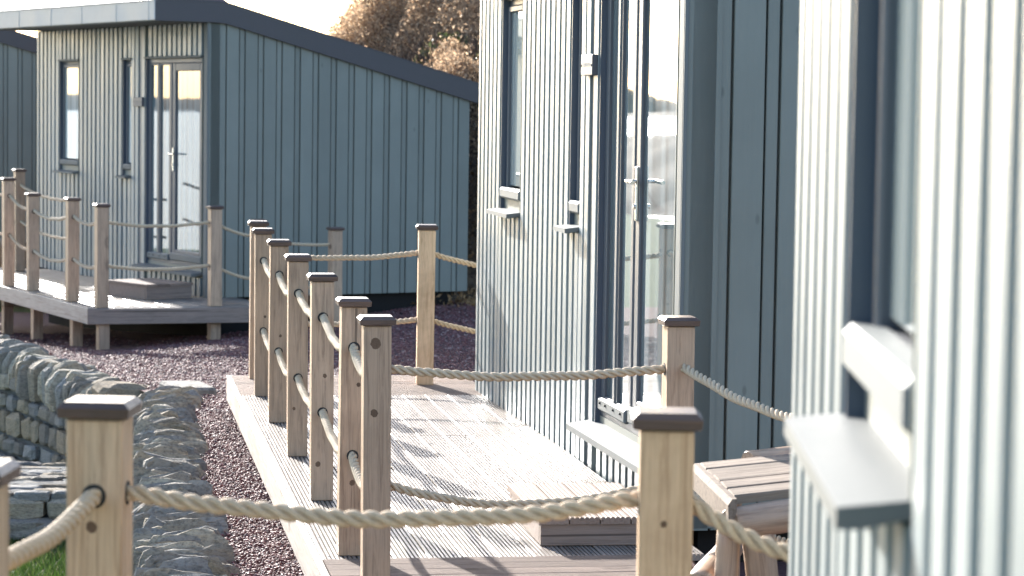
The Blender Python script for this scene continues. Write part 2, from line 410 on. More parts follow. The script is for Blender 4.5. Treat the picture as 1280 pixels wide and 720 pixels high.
        mb.loft([[(-.075, yy, z0-.110), (-.075, yy, z0-.086), (.05, yy, z0-.072), (.05, yy, z0-.088), (-.05, yy, z0-.110)] for yy in (ys0, ys1)])
        link('sill', mb.mesh('sill'), TRIM, fr)
        mb = MB().box(-.018, .04, a-.02, b+.02, z1+.005, z1+.026, .003); link('head_flashing', mb.mesh('head_flashing'), TRIM, fr)
    # -- glazed door set
    a, b, z0, z1 = door; D = .034
    mb = MB(); ring(mb, D, .15, a+.002, b-.002, z0, z1, .045, .004, wb=.05)
    ds = link('door_set', mb.mesh('door_set'), FRAME, t)
    for (m0, m1) in ((1.075, 1.135), (1.43, 1.485)):
        mb = MB().box(D-.004, .13, m0, m1, z0+.051, z1-.046, .008); link('mullion', mb.mesh('mullion'), FRAME, ds)
    for (p0, p1) in ((1.14, 1.425), (1.49, 1.713)):
        mb = MB(); ring(mb, D+.003, .11, p0, p1, z0+.052, z1-.047, .022, .004, wb=.05); link('side_light_frame', mb.mesh('side_light_frame'), FRAME, ds)
        mb = MB().box(D+.018, D+.024, p0+.02, p1-.02, z0+.10, z1-.066); link('pane', mb.mesh('pane'), GLASS, ds)
        mb = MB()
        for q in (.25, .8): mb.tube([(.0095, p0+(p1-p0)*q, z0+.066), (.013, p0+(p1-p0)*q, z0+.076)], .007, 8)
        link('drain_hole', mb.mesh('drain_hole'), VOID, ds)
    mb = MB(); ring(mb, D+.002, .115, .222, 1.068, z0+.052, z1-.047, .088, .008, wb=.11); dl = link('door_leaf', mb.mesh('door_leaf'), FRAME, ds)
    mb = MB().box(.012, D+.01, .215, 1.072, z0+.045, z0+.125, .010); link('bottom_rail', mb.mesh('bottom_rail'), TRIM, dl)
    mb = MB().box(.012, D+.01, 1.137, 1.742, z0+.030, z0+.098, .010); link('bottom_rail', mb.mesh('bottom_rail'), TRIM, ds)
    mb = MB().box(D+.020, D+.026, .305, .985, z0+.155, z1-.125); link('pane', mb.mesh('pane'), GLASS, dl)
    hz = z0+1.19
    mb = MB().box(D-.010, D+.004, 1.010, 1.046, hz-.17, hz+.09, .004)
    mb.tube([(D-.008, 1.028, hz+.02), (D-.055, 1.028, hz+.02)], .010, 8); mb.tube([(D-.052, 1.034, hz+.02), (D-.055, .90, hz+.018)], .011, 8)
    mb.tube([(D-.02, 1.028, hz-.10), (D+.0, 1.028, hz-.10)], .013, 8)
    link('door_handle', mb.mesh('door_handle'), STEEL, dl)
    for q in (a-.001, b-.007):
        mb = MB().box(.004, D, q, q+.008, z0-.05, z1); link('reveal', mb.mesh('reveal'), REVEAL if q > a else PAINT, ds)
    mb = MB(); mb.loft([[(-.12, yy, z0-.085), (-.12, yy, z0-.055), (.05, yy, z0-.030), (.05, yy, z0-.055), (-.09, yy, z0-.085)] for yy in (a-.02, b+.11)])
    link('door_sill', mb.mesh('door_sill'), TRIM, ds)
    mb = MB().box(-.018, .04, a-.01, b+.03, z1+.005, z1+.026, .003); link('head_flashing', mb.mesh('head_flashing'), TRIM, ds)
    # -- name plate
    mb = MB().box(-.03, .0, 1.80, 2.07, 1.76, 1.865, .003); pl = link('name_plate', mb.mesh('name_plate'), FRAME, t)
    mb = MB()
    for q in (1.815, 2.055): mb.tube([(-.0325, q, 1.81), (-.028, q, 1.81)], .006, 8)
    link('screw', mb.mesh('screw'), VOID, pl)
    mb = MB()
    for i in range(5): mb.box(-.0312, -.0300, 1.855+i*.034, 1.876+i*.034, 1.805, 1.822)
    link('faint_lettering', mb.mesh('faint_lettering'), TRIM, pl)
    # -- roof
    xf = -over; y0, y1 = -.045, L+.05
    if over > .3: top = [(xf, 2.865), (-.35, 2.955), (-.05, 2.985), (.18, 2.90), (.24, 2.86), (W+.12, 2.86-.262*(W-.12))]
    else: top = [(xf, 2.865), (-.05, 2.93), (.18, 2.90), (.24, 2.86), (W+.12, 2.86-.262*(W-.12))]
    low = [(x, min(z, 2.86)-.06 if x < .2 else z-.06) for x, z in top]
    mb = MB(); mb.loft([[(x, y, z) for x, z in top+low[::-1]] for y in (y0+.03, y1-.03)])
    rf = link('roof', mb.mesh('roof'), TILE, t)
    mb = MB(); yy = y0+.1
    while yy < y1-.05:
        mb.loft([[(top[i][0]+(.004 if i == 0 else 0), yy+dy, top[i][1]+dz) for dy, dz in ((-.045, .002), (-.02, .022), (.02, .022), (.045, .002))] for i in range(len(top))]); yy += .15
    link('roof_rib', mb.mesh('roof_rib'), TILE, rf, kind='stuff')
    # verge (gable trim) with flat front end then falling to the back, softly bent
    pts = [(xf, 0.), (.02, 0.), (.10, -.003), (.18, -.012), (.26, -.030), (.36, -.055), (W+.1, -.055-.262*(W-.26))]
    for ya, yb in ((y0, y0+.028), (y1-.028, y1)):
        rings = [[(x, ya, 2.665+d), (x, yb, 2.665+d), (x, yb, 2.878+d), (x, ya, 2.878+d)] for x, d in pts]
        mb = MB(); mb.loft(rings); link('verge_trim', mb.mesh('verge_trim'), ANTH, t)
        rings = [[(x, ya-.004 if ya < 1 else ya-.03, 2.879+d), (x, yb+.03 if ya < 1 else yb+.004, 2.879+d), (x, yb+.03 if ya < 1 else yb+.004, 2.893+d), (x, ya-.004 if ya < 1 else ya-.03, 2.893+d)] for x, d in pts]
        mb = MB(); mb.loft(rings); link('verge_cap', mb.mesh('verge_cap'), ANTH, t)
    # front fascia panels with joints
    js = [y0-.002, .12, .75+.3, 2.1, 3.1, 4.2, y1]
    for a_, b_ in zip(js, js[1:]):
        mb = MB().box(xf-.012, xf+.004, a_+.004, b_-.004, 2.672, 2.87, .003)
        link('fascia_panel', mb.mesh('fascia_panel'), FASC, t)
        mb = MB().box(xf-.016, xf-.004, b_-.012, b_+.012, 2.670, 2.872, .002); link('fascia_joint', mb.mesh('fascia_joint'), FASC, t)
    mb = MB().box(xf-.022, xf+.03, y0, y1, 2.8725, 2.885, .003); link('fascia_cap', mb.mesh('fascia_cap'), FASC, t)
    n = 9; 
    for i in range(n):
        a_ = xf+.008+(0.0-xf-.008)*i/n; b_ = xf+.008+(0.0-xf-.008)*(i+1)/n
        mb = MB().box(a_, b_-.003, y0+.03, y1-.03, 2.661, 2.680); link('soffit_board', mb.mesh('soffit_board'), TRIM, t)
    return t
HUT1 = cabin('sage green cabin at the left with pale fascia and full sloping roof edge in view', (-3.25, 27.2, 0), R(30))
HUT2 = cabin('middle sage cabin beside the sunlit deck, with plate, tall glazed doors and shaded gable', (.745, 11.19, .235), R(10.5), over=.12, whead=2.235)
d3 = (math.sin(R(2.04)), math.cos(R(2.04)))
HUT3 = cabin('blurred nearest cabin filling the right side of the photo, with big pale window sill', (.487-d3[0]*5.35*1.15, 4.4-d3[1]*5.35*1.15, .448), R(-2.04), over=.12, scale=(1, 1.15, 1))
HUT0 = cabin('furthest cabin, only its shaded blue grey gable showing at the left photo edge', (-7.68, 36.8, 0), R(30))
for h in (HUT1, HUT2, HUT3, HUT0): h['group'] = 'timber cabins in a row'

# ------------------------------------------------------------------ decks
def lerp2(a, b, f): return (a[0]+(b[0]-a[0])*f, a[1]+(b[1]-a[1])*f)
def board_quad(parent, name, A, B, C, D, z, org, m, th=.028, nr=8, grooves=True, gap=.003):
    """board running A->D (B->C other edge); top at z with lengthwise grooves"""
    wv = math.hypot(B[0]-A[0], B[1]-A[1]); lv = math.hypot(D[0]-A[0], D[1]-A[1])
    ca = ((A[0]+B[0]+C[0]+D[0])/4, (A[1]+B[1]+C[1]+D[1])/4)
    yw = math.atan2(D[1]-A[1], D[0]-A[0])-math.pi/2
    cs, sn = math.cos(-yw), math.sin(-yw)
    def loc(p): x, y = p[0]-ca[0], p[1]-ca[1]; return (x*cs-y*sn, x*sn+y*cs)
    prof = [(gap/wv, -th), (gap/wv, -.003)]
    if grooves:
        for i in range(nr):
            a = gap/wv+(1-2*gap/wv)*(i/nr); q = (1-2*gap/wv)/nr
            if i: prof += [(a+q*.09, -.014)]
            prof += [(a+q*.18, 0.), (a+q*.82, 0.), (a+q*.91, -.014)]
        prof = prof[:-1]
    else: prof += [(gap/wv+.02, 0), (1-gap/wv-.02, 0)]
    prof += [(1-gap/wv, -.003), (1-gap/wv, -th)]
    rings = []
    for f in (gap/lv, 1-gap/lv):
        P = lerp2(A, D, f); Q = lerp2(B, C, f)
        rings.append([(*loc(lerp2(P, Q, u)), dz) for u, dz in prof])
    mb = MB(); mb.loft(rings)
    jz = random.uniform(-.0012, .0012)
    o = link(name, mb.mesh(name, False), m, parent, (ca[0]-org[0], ca[1]-org[1], z-org[2]+jz), (0, 0, yw)); return o
def fill(parent, org, A, B, C, D, z, nb, m, splits=(0, 1), nr=8, jit=0.):
    for i in range(nb):
        f0, f1 = i/nb, (i+1)/nb
        a, b, c, d = lerp2(A, B, f0), lerp2(A, B, f1), lerp2(D, C, f1), lerp2(D, C, f0)
        for s0, s1 in zip(splits, splits[1:]):
            board_quad(parent, 'deck_board', lerp2(a, d, s0), lerp2(b, c, s0), lerp2(b, c, s1), lerp2(a, d, s1), z, org, m, nr=nr)
def fascia(parent, org, P, Q, z0, z1, th=.03, m=None, out=1):
    yw = math.atan2(Q[1]-P[1], Q[0]-P[0]); L = math.hypot(Q[0]-P[0], Q[1]-P[1])
    mb = MB().box(0, L, 0, th, z0-z1, 0, .004)
    link('fascia_board', mb.mesh('fascia_board'), m or DECKX, parent, (P[0]-org[0], P[1]-org[1], z1-org[2]), (0, 0, yw))
def support(parent, org, x, y, z0, z1, yaw, w_=.1):
    mb = MB().box(-w_/2, w_/2, -w_/2, w_/2, 0, z1-z0, .004)
    link('support_post', mb.mesh('support_post'), POST, parent, (x-org[0], y-org[1], z0-org[2]), (0, 0, yaw))
# middle deck
YAW = R(9.3); E_ = Vector((math.cos(YAW), math.sin(YAW))); F_ = Vector((-math.sin(YAW), math.cos(YAW)))
O0 = Vector((-.69, 9.86))        # on the left edge
def dk(u, v): p = O0+E_*u+F_*v; return (p.x, p.y)
org = (-.65, 9.3, 0)
DK = thing('timber_deck', 'sun bleached grooved timber deck running along the front of the middle cabin', 'deck', org)
Wd = 1.585
def yv(Y, u): return ((Y-O0.y)-E_.y*u)/F_.y
v0, v1, v2 = yv(10.27, .3), yv(16.04, .7), 7.32
fill(DK, org, dk(0, v0), dk(Wd, v0), dk(Wd, v1), dk(0, v1), 0, 11, DECK, (0, (yv(14.1, .7)-v0)/(v1-v0), (yv(15.84, .7)-v0)/(v1-v0), 1))
# crosswise landing boards, near and far (each runs left to right)
def cross(u0, u1, va, vb, nb):
    for i in range(nb):
        a = va+(vb-va)*i/nb; b = va+(vb-va)*(i+1)/nb
        A, B, C, D = dk(u1, a), dk(u1, b), dk(u0, b), dk(u0, a)
        board_quad(DK, 'deck_board', A, B, C, D, 0, org, DECKN, nr=8)
cross(0, 1.30, -.62, v0, 8)
cross(-.03, Wd, v1, v2, 9)
fascia(DK, org, dk(-.032, v2), dk(-.032, -.65), -.16, .004, m=PALE)
fascia(DK, org, dk(-.03, -.65), dk(1.33, -.65), -.16, -.003)
fascia(DK, org, dk(Wd, v2+.03), dk(-.03, v2+.03), -.16, -.002)
fascia(DK, org, dk(Wd, .96), dk(Wd, v2), -.16, -.006)
for v in (-.5, .9, 2.4, 4., 5.5, 7.1):
    for u in (.06, Wd-.1): x, y = dk(u, v); support(DK, org, x, y, zg(x, y)-.1, -.03, YAW)
mb = MB()          # screw heads in rows
for v in [v0+.06, yv(14.1, .7)-.07, yv(14.1, .7)+.07, v1-.07]+[v0+.5*i for i in range(1, 12)]:
    for i in range(11):
        for q in (.22, .78):
            x, y = dk(Wd*(i+q)/11, v+random.uniform(-.02, .02)); mb.tube([(x-org[0], y-org[1], -.002), (x-org[0], y-org[1], .0015)], .0045, 6)
link('screw_head', mb.mesh('screw_head'), REVEAL, DK, kind='stuff')
# left deck in front of the left cabin
C0, C1, C2, C3 = (-4.22, 25.60), (-2.35, 26.22), (-5.0, 31.4), (-7.4, 31.95)
qorg = (-4.2, 25.6, -.26)
DQ = thing('timber_deck', 'raised timber deck on short posts before the left cabin, partly in shade', 'deck', qorg)
C1b = (-2.35, 26.22); C2b = (-5.15, 31.3)
fill(DQ, qorg, lerp2(C0, C3, .024), lerp2(C1b, C2b, .024), C2b, C3, -.26, 14, DECK, (0, .36, .7, 1), 5)
for i in range(1):
    A, B, C, D = C1b, lerp2(C1b, C2b, .024), lerp2(C0, C3, .024), C0
    board_quad(DQ, 'deck_board', A, B, C, D, -.26, qorg, DECK, nr=5)
sh = .03
fascia(DQ, qorg, (C3[0]-.03, C3[1]), (C0[0]-.03, C0[1]-.03), -.42, -.257, m=PALE)
fascia(DQ, qorg, (C0[0]-.03, C0[1]-.034), (C1[0], C1[1]-.034), -.42, -.263)
for (x, y) in [(-4.12, 25.72), (-4.52, 26.5), (-5.2, 27.95), (-5.75, 29.1), (-3.05, 26.15), (-6.3, 30.2)]:
    support(DQ, qorg, x, y, zg(x, y)-.05, -.29, R(26), .11)
# small foreground deck under the nearest posts
forg = (-.9, 5.2, .19)
DF = thing('timber_deck', 'small near deck carrying the three golden foreground posts, below the photo', 'deck', forg)
for i in range(12):
    y1_ = 5.12-.145*i; A, B, C, D = (.42, y1_-.145), (.42, y1_), (-.95, y1_), (-.95, y1_-.145)
    board_quad(DF, 'deck_board', A, B, C, D, .19, forg, DECK, nr=8)
fascia(DF, forg, (-.98, 5.12), (.42, 5.12), .03, .188)
for x, y in ((-.9, 5.0), (.35, 5.0), (-.9, 3.5), (.35, 3.5)): support(DF, forg, x, y, -.25, .15, 0)
# door steps
def door_step(label, org, yaw, w_, l_, h, splits=4):
    t = thing('door_step', label, 'step', org, yaw, 'door steps on the decks')
    th = .03
    mb = MB().box(0, w_, 0, .045, 0, h-th, .003); link('riser_board', mb.mesh('riser_board'), DECKX, t)
    mb = MB().box(0, w_, l_-.045, l_, 0, h-th, .003); link('riser_board', mb.mesh('riser_board'), DECKX, t)
    for q in (0, 1):
        mb = MB()
        x0 = 0 if q == 0 else w_-.045
        mb.box(x0, x0+.045, .046, l_-.046, 0, h-th, .003); link('side_board', mb.mesh('side_board'), CAPM if q else DECKX, t)
    nb = splits
    for i in range(nb):
        a, b = -.012+(w_+.024)*i/nb, -.012+(w_+.024)*(i+1)/nb
        n = 6; prof = []
        for k in range(n):
            q = (b-a-.006)/n; c = a+.003+q*k; prof += [(c+q*.2, 0), (c+q*.72, 0), (c+q*.92, -.0055)]
        prof = [(a+.003, -th), (a+.003, -.004)]+prof[:-1]+[(b-.003, -.004), (b-.003, -th)]
        mb = MB(); mb.loft([[(x, y, h+z) for x, z in prof] for y in (-.012, l_+.012)])
        link('tread_board', mb.mesh('tread_board', False), DECKN, t)
    return t
door_step('low timber box step by the doors of the middle cabin, behind the near rope', (.135, 10.60, .0015), R(8), .50, .95, .122, 4)
door_step('grooved timber box step on the shaded deck before the left cabin doors', (-3.83, 26.78, -.2585), R(40), .56, .80, .165, 4)

# ------------------------------------------------------------------ posts, ropes
def cap_mesh(w_):
    mb = MB(); h = w_/2; rings = []
    for z, s in ((0, h-.004), (.005, h+.0145), (.024, h+.0165), (.036, h+.004)):
        rings.append([(-s, -s, z), (s, -s, z), (s, s, z), (-s, s, z)])
    mb.loft(rings); return mb.mesh('cap')
CAPS = {}
def post(label, x, y, z0, z1, yaw, w_=.105, m=None, holes=(), group='rope balustrade posts', hd=None):
    t = thing('rope_post', label, 'post', (x, y, z0), yaw, group)
    if z0 < .1: t.rotation_euler = (R(random.uniform(-.35, .35)), R(random.uniform(-.35, .35)), yaw)
    mb = MB().box(-w_/2, w_/2, -w_/2, w_/2, 0, z1-z0-.0362, .003); link('shaft', mb.mesh('shaft'), m or POST, t)
    if w_ not in CAPS: CAPS[w_] = cap_mesh(w_)
    link('cap', CAPS[w_], CAPM, t, (0, 0, z1-z0-.036))
    # drilled rope holes: dark rings painted for their inner shade, on the faces the rope passes
    for hz in ((z1-.20, z1-.64) if hd is None else hd):
        for face in holes:
            mb = MB(); n = 16; rings = []
            for r_, d in ((.0245, .0), (.0245, .0022), (.016, .0022), (.016, .0)):
                if face in ('f', 'b'):
                    s = -1 if face == 'f' else 1
                    rings.append([(r_*math.cos(2*math.pi*k/n), s*(w_/2+d-.0006), hz-z0+r_*math.sin(2*math.pi*k/n)) for k in range(n)])
                else:
                    s = -1 if face == 'l' else 1
                    rings.append([(s*(w_/2+d-.0006), r_*math.cos(2*math.pi*k/n), hz-z0+r_*math.sin(2*math.pi*k/n)) for k in range(n)])
            mb.loft(rings, False); link('rope_hole', mb.mesh('rope_hole'), HOLE, t)
    return t
KNOT = MB().loft([[(r_*math.cos(2*math.pi*k/14)*(1+.12*math.sin(3*k)), d, r_*1.15*math.sin(2*math.pi*k/14)) for k in range(14)] for r_, d in ((1., 0), (.85, -.05), (.02, -.06))]).mesh('knot')
def knots(t, w_, spots):
    for x, z, r_ in spots: link('knot', KNOT, KNOTM, t, (x, -w_/2+.0006, z), (0, random.uniform(-.5, .5), 0), (r_, .02, r_))
PX = {'P1': (-1.688, 16.94), 'P2': (-1.553, 15.96), 'P3': (-1.342, 14.66), 'P4': (-1.111, 13.27), 'P5': (-.873, 11.80), 'P6': (-.647, 10.36), 'P7': (-.497, 9.50)}
lab = {'P1': 'furthest post of the middle deck row, at its far left corner',
       'P2': 'second furthest post in the middle deck row, overlapping the corner post',
       'P3': 'post in the middle deck row, third from the far end, with a dark cap front',
       'P4': 'centre post of the middle deck row, fourth from the far end',
       'P5': 'middle deck row post, third from the near end, between the centre and knotty posts',
       'P6': 'second nearest post of the middle deck row, part hidden behind the knotty post',
       'P7': 'nearest, tallest looking post of the middle deck row, knotty under its cap'}
for i, k in enumerate(PX):
    holes = ('f', 'b'); 
    if k == 'P1': holes = ('f', 'r')
    if k == 'P7': holes = ('b', 'r')
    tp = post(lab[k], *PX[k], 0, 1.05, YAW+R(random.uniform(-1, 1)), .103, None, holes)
    knots(tp, .103, {'P7': [(-.008, .950, .021), (-.012, .69, .015)], 'P6': [(.0, .30, .012), (.02, .70, .009)], 'P5': [(.01, .58, .01), (-.02, .17, .013)], 'P4': [(-.02, .25, .009)]}.get(k, [(.01, .5, .009)]))
post('dark capped post at the near right end of the middle deck before the cabin corner', .637, 9.66, 0, 1.05, R(8), .105, None, ('l', 'r'))
post('single pale post at the far end of the middle deck, right of the row', -.567, 16.75, 0, 1.05, R(5), .11, FGPOST, ('l', 'r'))
post('post behind the far corner of the middle cabin', .5, 17.3, -.25, .95, R(5), .105, None, ('l',))
post('post hidden behind the nearest cabin, right of the middle deck', 1.2, 8.25, -.2, 1.02, R(5), .105, None, ('l',))
# left deck posts
QX = {'Q0': (-5.98, 31.0, .98), 'Q1': (-5.62, 28.5, .95), 'Q2': (-5.235, 27.9, .807), 'Q3': (-4.56, 26.47, .818), 'Q4': (-4.135, 25.72, .79), 'Q5': (-3.04, 26.12, .77)}
labq = {'Q0': 'furthest left deck post, small and dark capped beside the left cabin front corner',
        'Q1': 'left deck post cut by the left edge of the photo', 'Q2': 'left deck post with bright cap, second from the photo edge',
        'Q3': 'left deck post in front of the first tall window of the left cabin',
        'Q4': 'corner post of the left deck with a shaded dark cap and a knot', 'Q5': 'left deck post standing before the left cabin corner beside its doors'}
for k, (x, y, z1) in QX.items():
    post(labq[k], x, y, -.257, z1, R(24), .118, None, ('f', 'b') if k in ('Q1', 'Q2', 'Q3') else ('r',) if k == 'Q4' else ('l', 'r'), 'left deck balustrade posts')
post('small post in shade before the left cabin gable, right of the middle row', -1.83, 26.4, -.55, .555, R(28), .115, None, ('l',), 'left deck balustrade posts')
post('post by the left cabin gable hidden behind the far posts of the middle row', -2.62, 26.3, -.26, .63, R(20), .11, None, ('l', 'r'), 'left deck balustrade posts')
# foreground posts
FG = {'L': (-.822, 5.10), 'Rr': (.311, 5.05), 'LL': (-.888, 4.18)}
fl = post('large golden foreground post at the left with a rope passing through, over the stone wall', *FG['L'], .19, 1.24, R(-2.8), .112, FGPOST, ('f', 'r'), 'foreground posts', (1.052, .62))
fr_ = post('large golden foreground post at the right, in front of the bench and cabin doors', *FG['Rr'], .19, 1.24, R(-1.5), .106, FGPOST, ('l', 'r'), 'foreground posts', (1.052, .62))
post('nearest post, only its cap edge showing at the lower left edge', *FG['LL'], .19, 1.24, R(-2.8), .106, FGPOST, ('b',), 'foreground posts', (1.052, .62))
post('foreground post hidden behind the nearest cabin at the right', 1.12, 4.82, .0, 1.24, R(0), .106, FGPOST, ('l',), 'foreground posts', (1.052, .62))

knots(fl, .112, [(-.005, .80, .012), (.02, .62, .009)]); knots(fr_, .106, [(-.004, .83, .007)])
def rope(label, pts, sag, rad=.0175, group='three strand ropes', hand=-1, steps=13, taut=None):
    """one rope through several post holes; pts = hole centres"""
    path = []
    for i in range(len(pts)-1):
        a, b = Vector(pts[i]), Vector(pts[i+1]); L = (b-a).length; sg = sag[i] if isinstance(sag, (list, tuple)) else sag
        n = max(6, int(L/.01)); 
        for k in range(n+(1 if i == len(pts)-2 else 0)):
            f = k/n; g = min(1, max(0, (f*L-.06)/(L-.12)))
            p = a.lerp(b, f); p.z -= sg*4*g*(1-g)*(1+.12*math.sin(3.1*f+a.x*9)); w_ = .0016*min(1, g*8, (1-g)*8)*L; p += Vector((0, w_*math.sin(f*L*13+a.y), w_*math.sin(f*L*17+a.x*5))); path.append(p)
    # arc length, strands
    pitchl = rad*6.2; mb = MB(); s_acc = 0; N_ = len(path)
    rings = [[] for _ in range(3)]; sr = rad*.49; ro = rad*.56
    dirs = []
    for i in range(N_):
        t = (path[min(i+1, N_-1)]-path[max(i-1, 0)]).normalized(); dirs.append(t)
    smooth_s = []
    for i in range(N_):
        if i: s_acc += (path[i]-path[i-1]).length
        t = dirs[i]; x = t.cross(Vector((0, 0, 1))).normalized(); y = x.cross(t)
        ph = hand*2*math.pi*s_acc/pitchl
        for k in range(3):
            a = ph+k*2*math.pi/3; c = path[i]+(x*math.cos(a)+y*math.sin(a))*ro
            rings[k].append([tuple(c+(x*math.cos(q)+y*math.sin(q))*sr) for q in [2*math.pi*j/8 for j in range(8)]])
    for k in range(3): mb.loft(rings[k], True, True)
    o = link('rope', mb.mesh('rope', False), ROPE); tag(o, label, 'rope', group); return o
def P3(k, z): return (*PX[k], z)
row = ['P1', 'P2', 'P3', 'P4', 'P5', 'P6', 'P7']
for nm, z in (('upper', .85), ('lower', .41)):
    rope(f'{nm} rope threaded through the row of posts along the left side of the middle deck', [P3(k, z-.0) for k in row], [.03, .05, .05, .05, .055, .055], .0185, hand=-1)
    rope(f'{nm} rope from the knotty near post across to the post by the middle cabin corner' if nm == 'upper' else 'lower rope hanging from the knotty near post across the sunlit deck', [P3('P7', z), (.637, 9.66, z)], .030 if nm == 'upper' else .075, .0175)
    rope(f'{nm} rope stretched at the far end of the middle deck to the pale single post', [P3('P1', z-.02), (-.567, 16.75, z+.015)], .035, .018)
    rope(f'{nm} rope sloping down from the pale single post behind the middle cabin', [(-.567, 16.75, z+.01), (.5, 17.3, z-.12)], .05, .018)
    rope(f'{nm} rope dropping from the cabin corner post to the right over the shaded gable', [(.637, 9.66, z+.01), (1.2, 8.25, z-.03)], .06, .0175)
    hz = 1.052 if nm == 'upper' else .62
    rope(f'thick {nm} foreground rope spanning between the two golden posts', [(*FG['L'], hz), (*FG['Rr'], hz+.01)], .045 if nm == 'upper' else .06, .0175)
    rope(f'blurred {nm} foreground rope running from the left golden post to the lower left edge', [(*FG['LL'], hz), (*FG['L'], hz)], .025, .0185)
    rope(f'{nm} foreground rope falling from the right golden post towards the nearest cabin', [(*FG['Rr'], hz), (1.12, 4.82, hz)], .115, .0175)
    q = lambda k, d=0: (QX[k][0], QX[k][1], QX[k][2]-(.19 if nm == 'upper' else .63)+d)
    rope(f'{nm} sagging rope through the posts along the left edge of the left deck', [(-6.6, 30.2, q('Q1')[2]+.05), q('Q1'), q('Q2'), q('Q3'), q('Q4')], [.05, .04, .07, .055], .0175, hand=-1)
    rope(f'{nm} nearly straight rope across the front of the left deck before the cabin doors', [q('Q4'), q('Q5', .02)], .035, .0175)
    g = (-2.62, 26.3, .44 if nm == 'upper' else 0.); rope(f'{nm} rope falling right from the left deck past the shaded gable', [q('Q5', .0), g], .02, .0165)
    rope(f'{nm} rope ending at the small shaded post before the gable', [g, (-1.83, 26.4, g[2]-.07)], .03, .0165)
    rope(f'{nm} rope between the furthest left deck post and the next post behind', [q('Q0'), (-5.1, 29.3, q('Q0')[2]-.12)], .05, .0165)

# ------------------------------------------------------------------ slatted bench beside the middle cabin
BA, BB, BC = Vector((.655, 8.76)), Vector((.925, 8.97)), Vector((.712, 8.02))
orgb = (.8, 8.4, -.16)
TB = thing('garden_table', 'weathered slatted log table by the gable of the middle cabin, behind the right golden post', 'table', orgb)
e1 = (BB-BA); eb = (BC-BA)
zt = .62
for i in range(5):
    f0, f1 = i/5+.006, (i+1)/5-.006
    ps = [BA+eb*f0, BA+eb*f0+e1*1.5, BA+eb*f1+e1*1.5, BA+eb*f1]
    c = sum(ps, Vector((0, 0)))/4
    yw = math.atan2(e1.y, e1.x); cs, sn = math.cos(-yw), math.sin(-yw)
    lo = [((p-c).x*cs-(p-c).y*sn, (p-c).x*sn+(p-c).y*cs) for p in ps]
    mb = MB(); mb.loft([[(x, y, -.03) for x, y in lo], [(x, y, -.004) for x, y in lo], [(x*.985, y*.94, 0) for x, y in lo]])
    link('slat', mb.mesh('slat'), TABLE, TB, (c.x-orgb[0], c.y-orgb[1], zt-orgb[2]+random.uniform(-.002, .003)), (random.uniform(-.006, .006), 0, yw))
def log(name, a, b, ra, rb=None, m=None, n=14, par=None, org_=None):
    a, b = Vector(a), Vector(b); d = b-a; L = d.length; k = 9
    mb = MB(); rb = rb or ra; pts = []; rads = []
    for i in range(k+1):
        f = i/k; pts.append((0, 0, L*f)); r_ = (ra+(rb-ra)*f)*(1+.03*math.sin(f*9+ra*100)); rads.append(r_)
    pts = [(0, 0, .0)]+[(0, 0, .006)]+pts[1:-1]+[(0, 0, L-.006), (0, 0, L)]; rads = [rads[0]*.9, rads[0]]+rads[1:-1]+[rads[-1], rads[-1]*.9]
    mb.tube(pts, rads, n)
    o = link(name, mb.mesh(name), m or POST, par or TB, a-Vector(org_ or orgb)); o.rotation_euler = d.to_track_quat('Z', 'Y').to_euler(); return o
en = e1.normalized(); ebn = eb.normalized()
p = BC+ebn*.03; q = p+en*.55; log('front_beam', (p.x-.02, p.y-.01, zt-.085), (q.x, q.y, zt-.075), .052, .056)
p = BA-ebn*.10+en*.25; q = p+en*.4; log('rear_beam', (p.x, p.y, zt-.03), (q.x, q.y, zt-.03), .04)
mbx = MB(); c0 = BA-en*.035; c1 = BC-en*.035+ebn*.06
ps = [(c0.x, c0.y), (c1.x, c1.y)]
nrm = en
mbx.loft([[(px-orgb[0]+nrm.x*o_, py-orgb[1]+nrm.y*o_, z_-orgb[2]) for o_, z_ in ((-.005, zt-.02), (.012, zt-.002), (.033, zt-.002), (.033, zt-.085), (.0, zt-.085))] for px, py in ps])
link('side_rail', mbx.mesh('side_rail'), TABLE, TB)
c0 = BC+en*.0-ebn*.05; log('leg', (c0.x-.035, c0.y, -.17), (c0.x-.005, c0.y+.02, zt-.11), .046, .038)
c0 = BC+en*.1; log('leg', (c0.x+.09, c0.y+.02, -.17), (c0.x-.0, c0.y, zt-.11), .058, .050)
c0 = BA+en*.1; log('leg', (c0.x+.02, c0.y-.06, -.17), (c0.x+.03, c0.y-.08, zt-.09), .045, .04)
log('stretcher', (.60, 8.02, .33), (.78, 8.9, .30), .045)
mb = MB(); mb.tube([(0, 0, 0), (.0, 0, .002)], .02, 10)
# a second table far off, between the left deck posts
t2 = TB.copy(); COL.objects.link(t2); t2.location = (-6.9, 33.0, -.75); t2.rotation_euler = (0, 0, R(70))
for ch in list(TB.children):
    c = ch.copy(); COL.objects.link(c); c.parent = t2
t2['label'] = 'small far off slatted log table seen between the left deck posts'

